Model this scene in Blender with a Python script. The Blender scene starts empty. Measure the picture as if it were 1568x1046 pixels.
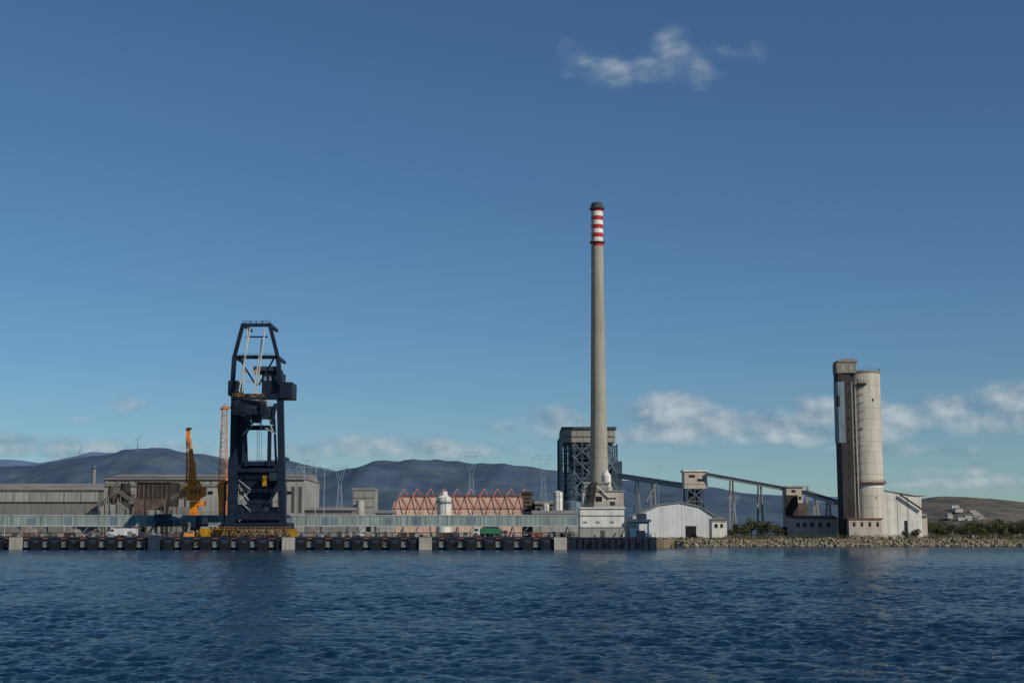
import bpy, math, random
import numpy as np
from mathutils import Vector, Matrix, noise
random.seed(7); rng=np.random.default_rng(7)
scene=bpy.context.scene
F=2178.0; TH=math.atan(296/F); CAMH=4.0; G=2.5
ct,st=math.cos(TH),math.sin(TH)
# ---- survey helpers: bearings read from the photo -> metres at a given range
def P(px,py,D):
    u=(px-784)/F; v=(523-py)/F
    t=D/(ct-v*st)
    return (u*t, CAMH+t*(st+v*ct))
def X(px,D,py=800): return P(px,py,D)[0]
def Z(py,D): return P(784,py,D)[1]
def V(px,py,D):
    a=P(px,py,D); return Vector((a[0],D,a[1]))
def lin(c):
    c=c/255.0
    return c/12.92 if c<=0.04045 else ((c+0.055)/1.055)**2.4
def C(r,g,b): return (lin(r),lin(g),lin(b),1)

# ---------------- materials
def mat(name,col,rough=0.7,var=0.25,scale=0.25,streak=0.25,metal=0.0,rib=0.0,ribw=1.0,bump=0.0,col2=None,spec=0.3):
    m=bpy.data.materials.new(name); m.use_nodes=True
    nt=m.node_tree; N=nt.nodes; L=nt.links
    b=N['Principled BSDF']; b.inputs['Roughness'].default_value=rough
    b.inputs['Metallic'].default_value=metal
    b.inputs['Specular IOR Level'].default_value=spec
    tc=N.new('ShaderNodeTexCoord')
    n1=N.new('ShaderNodeTexNoise'); n1.inputs['Scale'].default_value=scale; n1.inputs['Detail'].default_value=8
    L.new(tc.outputs['Object'],n1.inputs['Vector'])
    r1=N.new('ShaderNodeMapRange'); r1.inputs['From Min'].default_value=0.3; r1.inputs['From Max'].default_value=0.7
    r1.inputs['To Min'].default_value=1-var; r1.inputs['To Max'].default_value=1+var*0.6
    L.new(n1.outputs['Fac'],r1.inputs['Value'])
    mp=N.new('ShaderNodeMapping'); mp.inputs['Scale'].default_value=(1.3,1.3,0.06)
    L.new(tc.outputs['Object'],mp.inputs['Vector'])
    n2=N.new('ShaderNodeTexNoise'); n2.inputs['Scale'].default_value=1.0; n2.inputs['Detail'].default_value=5
    L.new(mp.outputs['Vector'],n2.inputs['Vector'])
    r2=N.new('ShaderNodeMapRange'); r2.inputs['From Min'].default_value=0.45; r2.inputs['From Max'].default_value=0.75
    r2.inputs['To Min'].default_value=1; r2.inputs['To Max'].default_value=1-streak
    L.new(n2.outputs['Fac'],r2.inputs['Value'])
    mu=N.new('ShaderNodeMath'); mu.operation='MULTIPLY'
    L.new(r1.outputs[0],mu.inputs[0]); L.new(r2.outputs[0],mu.inputs[1])
    last=mu.outputs[0]
    if rib>0:
        sx=N.new('ShaderNodeSeparateXYZ'); L.new(tc.outputs['Object'],sx.inputs[0])
        ad=N.new('ShaderNodeMath'); ad.operation='ADD'; L.new(sx.outputs[0],ad.inputs[0]); L.new(sx.outputs[1],ad.inputs[1])
        dv=N.new('ShaderNodeMath'); dv.operation='DIVIDE'; dv.inputs[1].default_value=ribw; L.new(ad.outputs[0],dv.inputs[0])
        fr=N.new('ShaderNodeMath'); fr.operation='FRACT'; L.new(dv.outputs[0],fr.inputs[0])
        gt=N.new('ShaderNodeMath'); gt.operation='LESS_THAN'; gt.inputs[1].default_value=0.14; L.new(fr.outputs[0],gt.inputs[0])
        ml=N.new('ShaderNodeMath'); ml.operation='MULTIPLY_ADD'; ml.inputs[1].default_value=-rib; ml.inputs[2].default_value=1; L.new(gt.outputs[0],ml.inputs[0])
        m3=N.new('ShaderNodeMath'); m3.operation='MULTIPLY'; L.new(last,m3.inputs[0]); L.new(ml.outputs[0],m3.inputs[1]); last=m3.outputs[0]
    base=None
    if col2:
        mx=N.new('ShaderNodeMix'); mx.data_type='RGBA'
        mx.inputs[6].default_value=col; mx.inputs[7].default_value=col2
        n3=N.new('ShaderNodeTexNoise'); n3.inputs['Scale'].default_value=scale*2.3; n3.inputs['Detail'].default_value=9; n3.inputs['Roughness'].default_value=0.65
        L.new(tc.outputs['Object'],n3.inputs['Vector'])
        rr=N.new('ShaderNodeMapRange'); rr.inputs['From Min'].default_value=0.42; rr.inputs['From Max'].default_value=0.6
        L.new(n3.outputs['Fac'],rr.inputs['Value']); L.new(rr.outputs[0],mx.inputs[0]); base=mx.outputs[2]
    vm=N.new('ShaderNodeVectorMath'); vm.operation='SCALE'
    if base: L.new(base,vm.inputs[0])
    else: vm.inputs[0].default_value=col[:3]
    L.new(last,vm.inputs['Scale']); L.new(vm.outputs[0],b.inputs['Base Color'])
    if bump>0:
        bp=N.new('ShaderNodeBump'); bp.inputs['Strength'].default_value=bump; bp.inputs['Distance'].default_value=0.3
        L.new(n1.outputs['Fac'],bp.inputs['Height']); L.new(bp.outputs[0],b.inputs['Normal'])
    return m

M={}
M['navy']=mat('navy_paint',C(24,36,54),0.5,0.3,0.3,0.3)
M['navy2']=mat('navy_paint_worn',C(45,60,76),0.55,0.35,0.4,0.4)
M['stay']=mat('galvanised_stay',C(165,170,175),0.5,0.2)
M['yellow']=mat('yellow_safety_paint',C(176,132,32),0.6,0.4,0.8,0.4)
M['orange']=mat('orange_crane_paint',C(230,135,35),0.5,0.2,0.8,0.2)
M['orange2']=mat('faded_orange_paint',C(212,140,74),0.6,0.3,0.8,0.2)
M['conc']=mat('concrete',C(165,162,152),0.85,0.25,0.15,0.3,bump=0.2)
M['concdark']=mat('dark_wet_concrete',C(58,60,62),0.8,0.4,0.5,0.5)
M['concmid']=mat('weathered_quay_beam',C(112,120,124),0.8,0.4,0.5,0.5)
M['chim']=mat('chimney_concrete',C(154,152,140),0.85,0.16,0.05,0.3)
M['silo']=mat('silo_concrete',C(188,183,170),0.85,0.16,0.09,0.4)
M['silod']=mat('silo_tower_concrete_shaded',C(58,54,56),0.85,0.25,0.1,0.4)  # shade on the stair tower is put into this darker base colour
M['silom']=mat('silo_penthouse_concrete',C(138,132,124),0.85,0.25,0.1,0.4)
M['white']=mat('white_render',C(212,212,204),0.7,0.15,0.3,0.3)
M['whiter']=mat('white_corrugated',C(205,210,210),0.6,0.1,0.2,0.2,rib=0.15,ribw=1.2)
M['grey']=mat('grey_cladding',C(122,122,117),0.7,0.22,0.08,0.3,rib=0.22,ribw=3.0)
M['greyl']=mat('pale_grey_cladding',C(150,150,144),0.7,0.2,0.08,0.3,rib=0.2,ribw=4.0)
M['roof']=mat('weathered_sheet_roof',C(134,131,125),0.7,0.25,0.1,0.1,rib=0.15,ribw=5)
M['roofd']=mat('dark_roof_edge',C(75,76,76),0.7,0.25)
M['brown']=mat('rusty_brown_steel',C(96,84,76),0.8,0.35,0.5,0.4)
M['browd']=mat('dark_brown_steel',C(56,52,50),0.8,0.35,0.5,0.4)
M['rust']=mat('rust_red_paint',C(128,76,64),0.75,0.3,0.7,0.3)
M['redtruss']=mat('red_truss_paint',C(186,116,102),0.7,0.2,0.7,0.2)
M['ochre']=mat('salmon_cladding',C(206,176,158),0.85,0.2,0.12,0.2,rib=0.2,ribw=3)
M['dark']=mat('dark_opening',C(22,24,27),0.6,0.2)
M['glass']=mat('window_glass',C(35,50,60),0.15,0.1,spec=0.6)
M['steelb']=mat('blue_grey_steel',C(60,78,94),0.6,0.25,0.2,0.3)
M['steelb2']=mat('light_blue_grey_steel',C(112,130,140),0.6,0.25,0.2,0.3)
M['gal']=mat('gallery_panel',C(142,157,156),0.6,0.2,0.2,0.45,rib=0.25,ribw=2.75)
M['galr']=mat('gallery_rail',C(176,186,182),0.6,0.2,0.2,0.3)
M['red']=mat('chimney_red',C(172,40,44),0.6,0.15)
M['chwhite']=mat('chimney_white',C(225,222,216),0.6,0.1)
M['pinkw']=mat('pinkish_wall',C(186,175,164),0.8,0.15,0.3,0.3)
M['green']=mat('green_tarpaulin',C(50,116,84),0.6,0.2)
M['blue']=mat('blue_cabin_paint',C(50,92,124),0.5,0.2)
M['tyre']=mat('tyre_rubber',C(25,25,25),0.9,0.2)
M['carw']=mat('car_white_paint',C(205,207,210),0.3,0.05,spec=0.5)
M['carg']=mat('car_silver_paint',C(130,138,145),0.3,0.05,spec=0.5)
M['rock']=mat('limestone_boulder',C(156,146,126),0.9,0.5,0.6,0.0,bump=0.6,col2=C(104,94,78))
M['ground']=mat('dry_coastal_ground',C(118,108,86),0.95,0.3,0.02,0,col2=C(84,88,56))
M['leaf']=mat('leaf_dark',C(54,66,42),0.8,0.5,0.8,0,col2=C(76,82,52))
M['leaf2']=mat('leaf_olive',C(94,92,60),0.8,0.5,0.8,0,col2=C(66,74,46))
M['bark']=mat('bark',C(80,66,52),0.9,0.3)
M['pylon']=mat('galvanised_pylon',C(150,165,180),0.6,0.1)
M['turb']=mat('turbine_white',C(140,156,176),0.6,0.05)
M['hillf']=mat('hazy_far_hills',C(98,122,152),1,0.08,0.0009,0,col2=C(92,114,142),spec=0)  # distance haze is painted into the pale bluish base colours
M['hill']=mat('hazy_hills',C(68,86,110),1,0.2,0.004,0,col2=C(80,97,110),spec=0)  # bluish base colours stand in for aerial haze
M['hilln']=mat('near_hill',C(112,106,98),1,0.2,0.012,0,col2=C(82,86,84),spec=0)
M['heap']=mat('ore_heap',C(132,122,112),0.95,0.3,0.4,0,bump=0.5)
M['house']=mat('village_render',C(175,175,172),0.9,0.1,0.02,0)
M['tile']=mat('village_roof_tile',C(140,126,118),0.9,0.2,0.02,0)

# ---------------- object builder
class Ob:
    def __init__(s,name,flat=False): s.name=name; s.parts={}; s.flat=flat
    def add(s,part,m,verts,faces,smooth=False):
        p=s.parts.setdefault(part,[m,[],[],smooth]); k=len(p[1])
        p[1].extend([tuple(v) for v in verts]); p[2].extend([tuple(i+k for i in f) for f in faces])
    def box(s,part,m,x0,x1,y0,y1,z0,z1):
        if x0>x1:x0,x1=x1,x0
        vs=[(x,y,z) for z in(z0,z1) for y in(y0,y1) for x in(x0,x1)]
        s.add(part,m,vs,[(0,2,3,1),(4,5,7,6),(0,1,5,4),(2,6,7,3),(0,4,6,2),(1,3,7,5)])
    def pbox(s,part,m,px0,px1,pyt,pyb,D,dep):
        """front face at range D"""
        z1=Z(pyt,D); z0=G if pyb is None else Z(pyb,D)
        pm=(pyt+(815 if pyb is None else pyb))/2
        s.box(part,m,X(px0,D,pm),X(px1,D,pm),D,D+dep,z0,z1)
    def beam(s,part,m,a,b,w,h=None):
        a=Vector(a);b=Vector(b);h=h or w
        d=(b-a)
        if d.length<1e-6:return
        d.normalize()
        up=Vector((0,0,1)) if abs(d.z)<0.95 else Vector((0,1,0))
        sd=d.cross(up).normalized(); u=sd.cross(d).normalized()
        vs=[]
        for p in(a,b):
            for i,j in((-1,-1),(1,-1),(1,1),(-1,1)): vs.append(p+sd*(i*w/2)+u*(j*h/2))
        s.add(part,m,vs,[(3,2,1,0),(4,5,6,7),(0,1,5,4),(1,2,6,5),(2,3,7,6),(3,0,4,7)])
    def cyl(s,part,m,x,y,z0,z1,r0,r1=None,n=24,cap=True):
        r1=r0 if r1 is None else r1
        vs=[(x+r0*math.cos(2*math.pi*i/n),y+r0*math.sin(2*math.pi*i/n),z0) for i in range(n)]
        vs+=[(x+r1*math.cos(2*math.pi*i/n),y+r1*math.sin(2*math.pi*i/n),z1) for i in range(n)]
        fs=[(i,(i+1)%n,n+(i+1)%n,n+i) for i in range(n)]
        if cap: fs+=[tuple(range(n-1,-1,-1)),tuple(range(n,2*n))]
        s.add(part,m,vs,fs,True)
    def rod(s,part,m,a,b,r,n=8):
        a=Vector(a);b=Vector(b);d=(b-a).normalized()
        up=Vector((0,0,1)) if abs(d.z)<0.95 else Vector((0,1,0))
        sd=d.cross(up).normalized();u=sd.cross(d)
        vs=[p+sd*(r*math.cos(2*math.pi*i/n))+u*(r*math.sin(2*math.pi*i/n)) for p in(a,b) for i in range(n)]
        s.add(part,m,vs,[(i,(i+1)%n,n+(i+1)%n,n+i) for i in range(n)]+[tuple(range(n-1,-1,-1)),tuple(range(n,2*n))],True)
    def prism(s,part,m,pts,y0,y1):
        """pts: (x,z) polygon extruded in y"""
        n=len(pts)
        vs=[(p[0],y0,p[1]) for p in pts]+[(p[0],y1,p[1]) for p in pts]
        s.add(part,m,vs,[tuple(range(n)),tuple(range(2*n-1,n-1,-1))]+[(i,n+i,n+(i+1)%n,(i+1)%n) for i in range(n)])
    def done(s):
        allv=np.concatenate([np.array(p[1]) for p in s.parts.values()])
        mn=allv.min(0);mx=allv.max(0); c=Vector(((mn[0]+mx[0])/2,(mn[1]+mx[1])/2,mn[2]))
        if len(s.parts)==1: par=None
        else:
            par=bpy.data.objects.new(s.name,None); par.location=c; scene.collection.objects.link(par); par.empty_display_size=1
        for pn,(m,vs,fs,sm) in s.parts.items():
            nm=s.name if par is None else pn
            me=bpy.data.meshes.new(nm)
            arr=[tuple(Vector(v)-c) for v in vs]
            me.from_pydata(arr,[],fs); me.materials.append(m); 
            bm_fix(me)
            if sm:
                me.shade_smooth()
                try: me.set_sharp_from_angle(angle=math.radians(40))
                except Exception: pass
            o=bpy.data.objects.new(nm,me); scene.collection.objects.link(o)
            if par is not None: o.parent=par
            else: o.location=c
        return par
import bmesh
def bm_fix(me):
    if len(me.polygons)>60000: return
    bm=bmesh.new(); bm.from_mesh(me); bmesh.ops.recalc_face_normals(bm,faces=bm.faces); bm.to_mesh(me); bm.free()

def lattice(o,part,m,a,b,w,nseg,t,w2=None,td=None):
    """square lattice mast from a to b"""
    a=Vector(a);b=Vector(b);w2=w if w2 is None else w2;td=td or t*0.6
    d=(b-a).normalized(); up=Vector((0,1,0)); sd=d.cross(up).normalized(); u=sd.cross(d).normalized()
    prev=None
    for k in range(nseg+1):
        f=k/nseg; p=a.lerp(b,f); ww=(w+(w2-w)*f)/2
        c=[p+sd*ww*i+u*ww*j for i,j in((-1,-1),(1,-1),(1,1),(-1,1))]
        for i in range(4): o.beam(part,m,c[i],c[(i+1)%4],td)
        if prev:
            for i in range(4):
                o.beam(part,m,prev[i],c[i],t)
                if k%2: o.beam(part,m,prev[i],c[(i+1)%4],td)
                else: o.beam(part,m,prev[(i+1)%4],c[i],td)
        prev=c

def rail(o,part,m,a,b,h=1.1,step=2.0,t=0.07):
    a=Vector(a);b=Vector(b);n=max(1,int((b-a).length/step))
    z=Vector((0,0,1))
    for k in range(n+1):
        p=a.lerp(b,k/n); o.beam(part,m,p,p+z*h,t)
    for f in(0.5,1.0): o.beam(part,m,a+z*h*f,b+z*h*f,t)

# ================= SEA
def build_sea():
    ys=[-300.0,-20.0,4.0,12.0,20.0,26.0,30.0]; y=32.0
    while y<640: ys.append(y); y*=1.0028
    ys+= [700,900,1500]
    ys=np.array(ys); nc=620
    s=np.linspace(-1,1,nc); s=np.concatenate([[-40,-4],s,[4,40]])
    Yg,Sg=np.meshgrid(ys,s,indexing='ij')
    half=4+0.44*np.maximum(Yg,20)
    Xg=Sg*half
    dy=np.maximum(Yg*0.0028,0.05)
    Zg=np.zeros_like(Xg)
    r=np.random.default_rng(3)
    for k in range(80):
        lam=0.3*(2.6/0.3)**(r.random())
        ang=math.radians(235)+r.normal(0,0.75)
        kx=2*math.pi/lam
        amp=0.0058*lam**0.8
        ph=r.random()*6.28
        f=np.clip((lam/dy-2.0)/2.0,0,1)
        arg=kx*(Xg*math.cos(ang)+Yg*math.sin(ang))+ph
        Zg+=amp*f*(np.sin(arg)+0.3*np.sin(2*arg))
    gm=0.8+0.3*np.sin(Xg*0.11+1.7*np.sin(Yg*0.06))*np.sin(Yg*0.13+Xg*0.031)
    Zg*=gm
    Zg[np.abs(Sg)>1.01]=0; Zg[Yg<31]=0; Zg[Yg>650]=0
    R,Cn=Xg.shape
    co=np.stack([Xg,Yg,Zg],-1).reshape(-1,3).astype(np.float32)
    idx=np.arange(R*Cn).reshape(R,Cn)
    q=np.stack([idx[:-1,:-1],idx[:-1,1:],idx[1:,1:],idx[1:,:-1]],-1).reshape(-1,4).astype(np.int32)
    me=bpy.data.meshes.new('sea'); me.vertices.add(len(co)); me.vertices.foreach_set('co',co.ravel())
    me.loops.add(q.size); me.loops.foreach_set('vertex_index',q.ravel())
    me.polygons.add(len(q)); me.polygons.foreach_set('loop_start',np.arange(0,q.size,4,dtype=np.int32))
    me.polygons.foreach_set('loop_total',np.full(len(q),4,dtype=np.int32))
    me.update(calc_edges=True); me.validate(); me.shade_smooth()
    m=bpy.data.materials.new('sea_water'); m.use_nodes=True; nt=m.node_tree;N=nt.nodes;L=nt.links
    b=N['Principled BSDF']; b.inputs['Base Color'].default_value=(0.0015,0.022,0.048,1); b.inputs['Roughness'].default_value=0.1
    b.inputs['IOR'].default_value=1.33; b.inputs['Specular IOR Level'].default_value=0.36
    tc=N.new('ShaderNodeTexCoord')
    mp=N.new('ShaderNodeMapping'); mp.inputs['Scale'].default_value=(0.75,1.0,1); mp.inputs['Rotation'].default_value=(0,0,0.35)
    L.new(tc.outputs['Object'],mp.inputs[0])
    def nzb(sc,dist,det,prev=None):
        n=N.new('ShaderNodeTexNoise'); n.inputs['Scale'].default_value=sc; n.inputs['Detail'].default_value=det; n.inputs['Roughness'].default_value=0.6
        L.new(mp.outputs[0],n.inputs['Vector'])
        bb=N.new('ShaderNodeBump'); bb.inputs['Strength'].default_value=1; bb.inputs['Distance'].default_value=dist
        L.new(n.outputs[0],bb.inputs['Height'])
        if prev: L.new(prev,bb.inputs['Normal'])
        return bb.outputs[0]
    z=nzb(0.14,1.6,2); a=nzb(0.8,0.45,3,z); bq=nzb(4.5,0.2,4,a)
    L.new(bq,b.inputs['Normal'])
    me.materials.append(m)
    o=bpy.data.objects.new('sea',me); scene.collection.objects.link(o)
build_sea()

# ================= LAND
g=Ob('ground')
xe=X(1003,514)
pts=[(-15000,448),(xe-4,448),(xe+2,470),(xe+2,516),(15000,516),(15000,30000),(-15000,30000)]
n=len(pts)
g.add('ground',M['ground'],[(p[0],p[1],G) for p in pts]+[(p[0],p[1],-3) for p in pts],[tuple(range(n))]+[(i,(i+1)%n,n+(i+1)%n,n+i) for i in range(n)])
g.done()

def interp(prof,x):
    xs=[p[0] for p in prof]; ys=[p[1] for p in prof]
    return float(np.interp(x,xs,ys))
def hills(name,m,prof,D,width,rough,step=4,x0=-500,x1=2100,ny=26,sd=0.0,rel=.3):
    xs=np.arange(x0,x1,step); vs=[];fs=[]
    for j in range(ny):
        f=j/(ny-1); yy=D-width+2*width*f
        bell=math.cos((f-0.5)*math.pi)**1.3 if 0<f<1 else 0
        for px in xs:
            h=max(0,Z(interp(prof,px),D)-G)
            xx=(px-784)/F*D*0.9955
            nz=noise.fractal(Vector((xx/rough,yy/rough,sd)),1.0,2.1,6)
            hh=h*bell*(1+0.10*nz*(1 if abs(f-0.5)>0.03 else 0.35)) + (rel*h*nz*bell*(1-bell))
            vs.append((xx,yy,G-2+max(0,hh)+ (2 if hh>0 else 0)))
    nx=len(xs)
    for j in range(ny-1):
        for i in range(nx-1):
            a=j*nx+i; fs.append((a,a+1,a+nx+1,a+nx))
    o=Ob(name); o.add(name,m,vs,fs,True); o.done()
far=[(-500,720),(-100,712),(0,704),(40,706),(90,712),(140,706),(190,697),(240,702),(330,712),(430,704),(500,716),(560,730),(2100,800)]
mid=[(-500,730),(0,718),(60,714),(110,712),(150,706),(200,698),(255,691),(320,697),(370,712),(410,706),(450,706),(490,718),(520,726),(550,720),(580,710),(640,705),(690,711),(730,714),(770,711),(805,718),(850,728),(900,737),(960,740),(1020,744),(1080,750),(1130,757),(1190,764),(1260,775),(1400,790),(2100,800)]
near=[(-500,819),(1250,819),(1290,790),(1350,777),(1400,766),(1430,761),(1460,761),(1500,764),(1530,768),(1568,772),(1640,770),(1750,762),(1900,758),(2100,760)]
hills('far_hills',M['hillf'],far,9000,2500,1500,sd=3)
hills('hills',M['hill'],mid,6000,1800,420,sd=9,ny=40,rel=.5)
hills('coastal_hill',M['hilln'],near,2600,500,260,x0=1180,x1=2100,sd=5)

# village on the coastal hill
vl=Ob('village_houses')
for k in range(36):
    px=random.choice([random.gauss(1510,30),random.gauss(1535,16),random.gauss(1480,30)])
    D=random.uniform(2250,2370); f=(D-2100)/1000; bell=math.cos((f-0.5)*math.pi)**1.3
    h=(Z(interp(near,px),2600)-G)*bell
    x=X(px,D); w=random.uniform(6,16); dp=random.uniform(6,10); hh=random.uniform(1.5,3)
    z=G+h-3
    vl.box('walls',M['house'],x-w/2,x+w/2,D,D+dp,z,z+hh+3)
    zz=z+hh+3
    vl.add('roofs',M['tile'],[(x-w/2-.3,D-.3,zz),(x+w/2+.3,D-.3,zz),(x+w/2+.3,D+dp+.3,zz),(x-w/2-.3,D+dp+.3,zz),(x-w/2-.3,D+dp/2,zz+1.0),(x+w/2+.3,D+dp/2,zz+1.0)],[(0,1,5,4),(2,3,4,5),(0,4,3),(1,2,5)])
vl.done()

# ================= ROCK REVETMENT
rk=Ob('rock_revetment')
bm=bmesh.new(); bmesh.ops.create_icosphere(bm,subdivisions=1,radius=1); iv=[v.co.copy() for v in bm.verts]; ifc=[tuple(v.index for v in f.verts) for f in bm.faces]; bm.free()
def boulder(o,part,m,x,y,z,r):
    rot=Matrix.Rotation(random.uniform(0,6.28),3,Vector((random.random()-.5,random.random()-.5,random.random()-.5+.01)).normalized())
    sc=Vector((random.uniform(.8,1.4),random.uniform(.7,1.2),random.uniform(.55,.95)))*r
    vs=[]
    for v in iv:
        w=v*random.uniform(0.78,1.15); w=Vector((w.x*sc.x,w.y*sc.y,w.z*sc.z)); vs.append(rot@w+Vector((x,y,z)))
    o.add(part,m,vs,ifc)
x=xe-3
while x<X(1568,512)+60:
    for k in range(9):
        f=k/8; jx=random.uniform(-.7,.7); r=random.uniform(.25,.75)*(1.15-.3*f)
        boulder(rk,'boulders',M['rock'],x+jx,509+f*7.5+random.uniform(-.5,.5),0.05+f*(2.35+0.3*math.sin(x*.13)+.2*math.sin(x*.41))+random.uniform(-.2,.25),r)
    x+=0.85
for k in range(60):
    y=450+k*1.1
    boulder(rk,'boulders',M['rock'],xe+2+random.uniform(-.5,1.5),y,random.uniform(0.2,2.2),.8)
rk.done()

# ================= VEGETATION
def leafball(o,part,m,c,rx,rz,n,s):
    vs=[];fs=[]
    for k in range(n):
        th=random.uniform(0,6.283);u=random.uniform(-1,1);r=random.uniform(.45,1.05)**0.6
        q=math.sqrt(1-u*u)
        p=Vector((c[0]+rx*r*q*math.cos(th),c[1]+rx*r*q*math.sin(th),c[2]+rz*r*u))
        a=Vector((random.gauss(0,1),random.gauss(0,1),random.gauss(0,1))).normalized()
        b=a.cross(Vector((random.gauss(0,1),random.gauss(0,1),random.gauss(0,1)))).normalized()
        ss=s*random.uniform(.6,1.4)
        i=len(vs); vs+= [p-a*ss,p+b*ss*.6,p+a*ss,p-b*ss*.6]; fs.append((i,i+1,i+2,i+3))
    o.add(part,m,vs,fs)
def tree(o,x,y,h,w,m):
    z=G
    o.cyl('trunks',M['bark'],x,y,z-.2,z+h*.5,h*.035,h*.02,8)
    for k in range(4):
        a=random.uniform(0,6.28); o.beam('trunks',M['bark'],(x,y,z+h*random.uniform(.25,.45)),(x+w*.3*math.cos(a),y+w*.3*math.sin(a),z+h*.7),h*.015)
    for k in range(8):
        a=random.uniform(0,6.28); rr=random.uniform(0,.4)*w
        leafball(o,'crown_a' if k%2 else 'crown_b',M['leaf'] if k%2 else m,(x+rr*math.cos(a),y+rr*math.sin(a),z+h*random.uniform(.35,.82)),w*random.uniform(.15,.28),h*random.uniform(.13,.22),130,.26)
tr=Ob('coastal_trees')
for px,D,h,w in [(1139,535,6.5,7),(1150,540,8,8),(1163,538,7,8),(1176,536,7,8),(1190,545,6,7),(1128,550,6,5),(1205,560,5,6),(1120,556,4,5),(1420,560,7,8),(1436,566,6,8),(1455,572,6.5,9),(1474,560,5.5,8),(1492,572,6.5,9),(1512,566,6,9),(1530,560,7,9),(1548,570,6.5,9),(1566,566,7,9),(1590,560,6,9),(1612,566,7,9),(1402,545,4,5),(1445,548,5,7),(1500,548,4.5,7),(1540,547,4.5,7),(1300,590,5,7),(1290,548,3,4),(1380,546,3.5,4)]:
    tree(tr,X(px,D),D,h,w,M['leaf2'])
for k in range(34):
    px=random.uniform(1420,1640); D=random.uniform(640,800); tree(tr,X(px,D),D,random.uniform(6,10),random.uniform(8,12),M['leaf'])
tr.done()
sh=Ob('coastal_shrubs')
px=1008
while px<1640:
    D=random.uniform(517,526); h=random.uniform(.5,1.5)*(1.3 if px>1110 else .7)
    leafball(sh,'foliage_a' if random.random()<.5 else 'foliage_b',M['leaf2'],(X(px,D),D,G+h*.45),h*1.3,h*.7,70,.2)
    px+=random.uniform(2,6)
sh.done()
sh=Ob('quayside_shrubs')
px=-40
while px<880:
    D=random.uniform(452,475); h=random.uniform(.8,2.2)
    leafball(sh,'foliage_a' if random.random()<.5 else 'foliage_b',M['leaf2'],(X(px,D),D,G+h*.45),h*1.3,h*.7,60,.22)
    px+=random.uniform(3,12)
sh.done()

# ================= QUAY
q=Ob('quay')
xl=X(-90,400); xr=X(1005,400,830)
dk=Z(822,400)
q.box('deck',M['concdark'],xl,xr,400,424,dk-1.15,dk)
q.box('fascia_edge',M['navy'],xl,xr,399.6,399.9,dk-.75,dk-.1)
xs0=X(866,400,830)
q.box('end_wall',M['navy'],xs0,xr,399.3,399.95,-.5,dk-.02)
q.box('end_body',M['concdark'],xs0+.1,xr-.05,400.1,424,-1,dk-1.2)
for px in range(874,1004,10): q.box('end_ribs',M['dark'],X(px,399),X(px,399)+.35,399.0,399.28,-.3,dk-.3)
px=-88; k=0
while px<866:
    x=X(px,400,832)
    q.box('fenders',M['dark'],x-1.45,x+1.45,399.0,399.55,-.3,dk-.95)
    q.box('fender_heads',M['navy2'],x-.8,x+.8,398.9,398.97,dk-1.7,dk-.9)
    q.box('pile_caps',M['browd'],x-1.8,x+1.8,399.1,399.5,dk-1.15,dk-.78)
    q.box('gap_beams',M['concmid'],x+1.6,x+3.6,399.9,400.6,.55,dk-1.2)
    q.cyl('piles',M['concmid'],x-.8,402.5,-2,dk-1.1,.45,n=10); q.cyl('piles',M['concmid'],x+1.6,411,-2,dk-1.1,.45,n=10)
    q.cyl('piles',M['concmid'],x,421,-2,dk-1.1,.45,n=10)
    q.box('vents',M['rust'],x+1.7,x+3.2,399.5,399.58,dk-.65,dk-.3)
    px+=28.9;k+=1
q.box('back_wall',M['concdark'],xl,xr-2,424,448,-1,dk-1.2+.9)
for px in(27,443,652,858):
    x=X(px,400,832); q.box('concrete_dolphins',M['conc'],x-1.75,x+1.75,398.2,398.85,-.4,dk-.1)
x=X(238,400,832); q.box('steel_dolphin',M['navy2'],x-1.6,x+1.6,398.2,398.85,-.4,dk+.6)
px=-85
while px<1000:
    x=X(px,400,822); q.cyl('bollards',M['browd'],x,400.8,dk,dk+.35,.22,.18,10); q.cyl('bollards',M['browd'],x,400.8,dk+.35,dk+.5,.32,.32,10); px+=random.uniform(34,50)
q.done()
qr=Ob('quay_railing'); rail(qr,'rail',M['browd'],(xl,423,dk),(X(880,423),423,dk),1.1,2.2,.08); qr.done()
ty=Ob('tyre_fenders')
for px in(905,930,955,980,700,590,300,120):
    x=X(px,399); 
    for a in range(14):
        t0=a/14*6.283;t1=(a+1)/14*6.283
        ty.beam('tyres',M['tyre'],(x+.5*math.cos(t0),398.75,1.6+.5*math.sin(t0)),(x+.5*math.cos(t1),398.75,1.6+.5*math.sin(t1)),.25)
ty.done()

# ================= CONVEYOR GALLERY over quay
cg=Ob('conveyor_gallery')
D=430; z0=Z(806,D);z1=Z(790,D); x0=X(-100,D);x1=X(886,D)
cg.box('panels',M['gal'],x0,x1,D,D+3,z0+.25,z1)
cg.box('top_chord',M['galr'],x0,x1,D-.15,D+3.15,z1,z1+.3)
cg.box('bottom_chord',M['galr'],x0,x1,D-.15,D+3.15,z0,z0+.25)
x=x0;i=0
while x<x1:
    cg.box('ribs',M['galr'],x,x+.16,D-.12,D-.01,z0+.25,z1)
    if random.random()<.3: cg.box('dark_panels',M['steelb2'],x+.3,x+2.5,D-.05,D-.005,z0+.5,z1-.4)
    if i%3==0:
        cg.beam('supports',M['steelb2'],(x,D+.3,z0),(x+(1.2 if i%2 else 0),D+.3,G),.35)
        cg.beam('supports',M['steelb2'],(x,D+2.7,z0),(x-(1.2 if i%2 else 0),D+2.7,G),.35)
        if i%2: cg.beam('supports',M['steelb2'],(x+5,D+.3,z0),(x+1.2,D+.3,G),.25)
    x+=2.75;i+=1
rail(cg,'walkway_rail',M['steelb2'],(x0,D-.1,z1+.3),(x1,D-.1,z1+.3),.8,2.75,.06)
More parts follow.
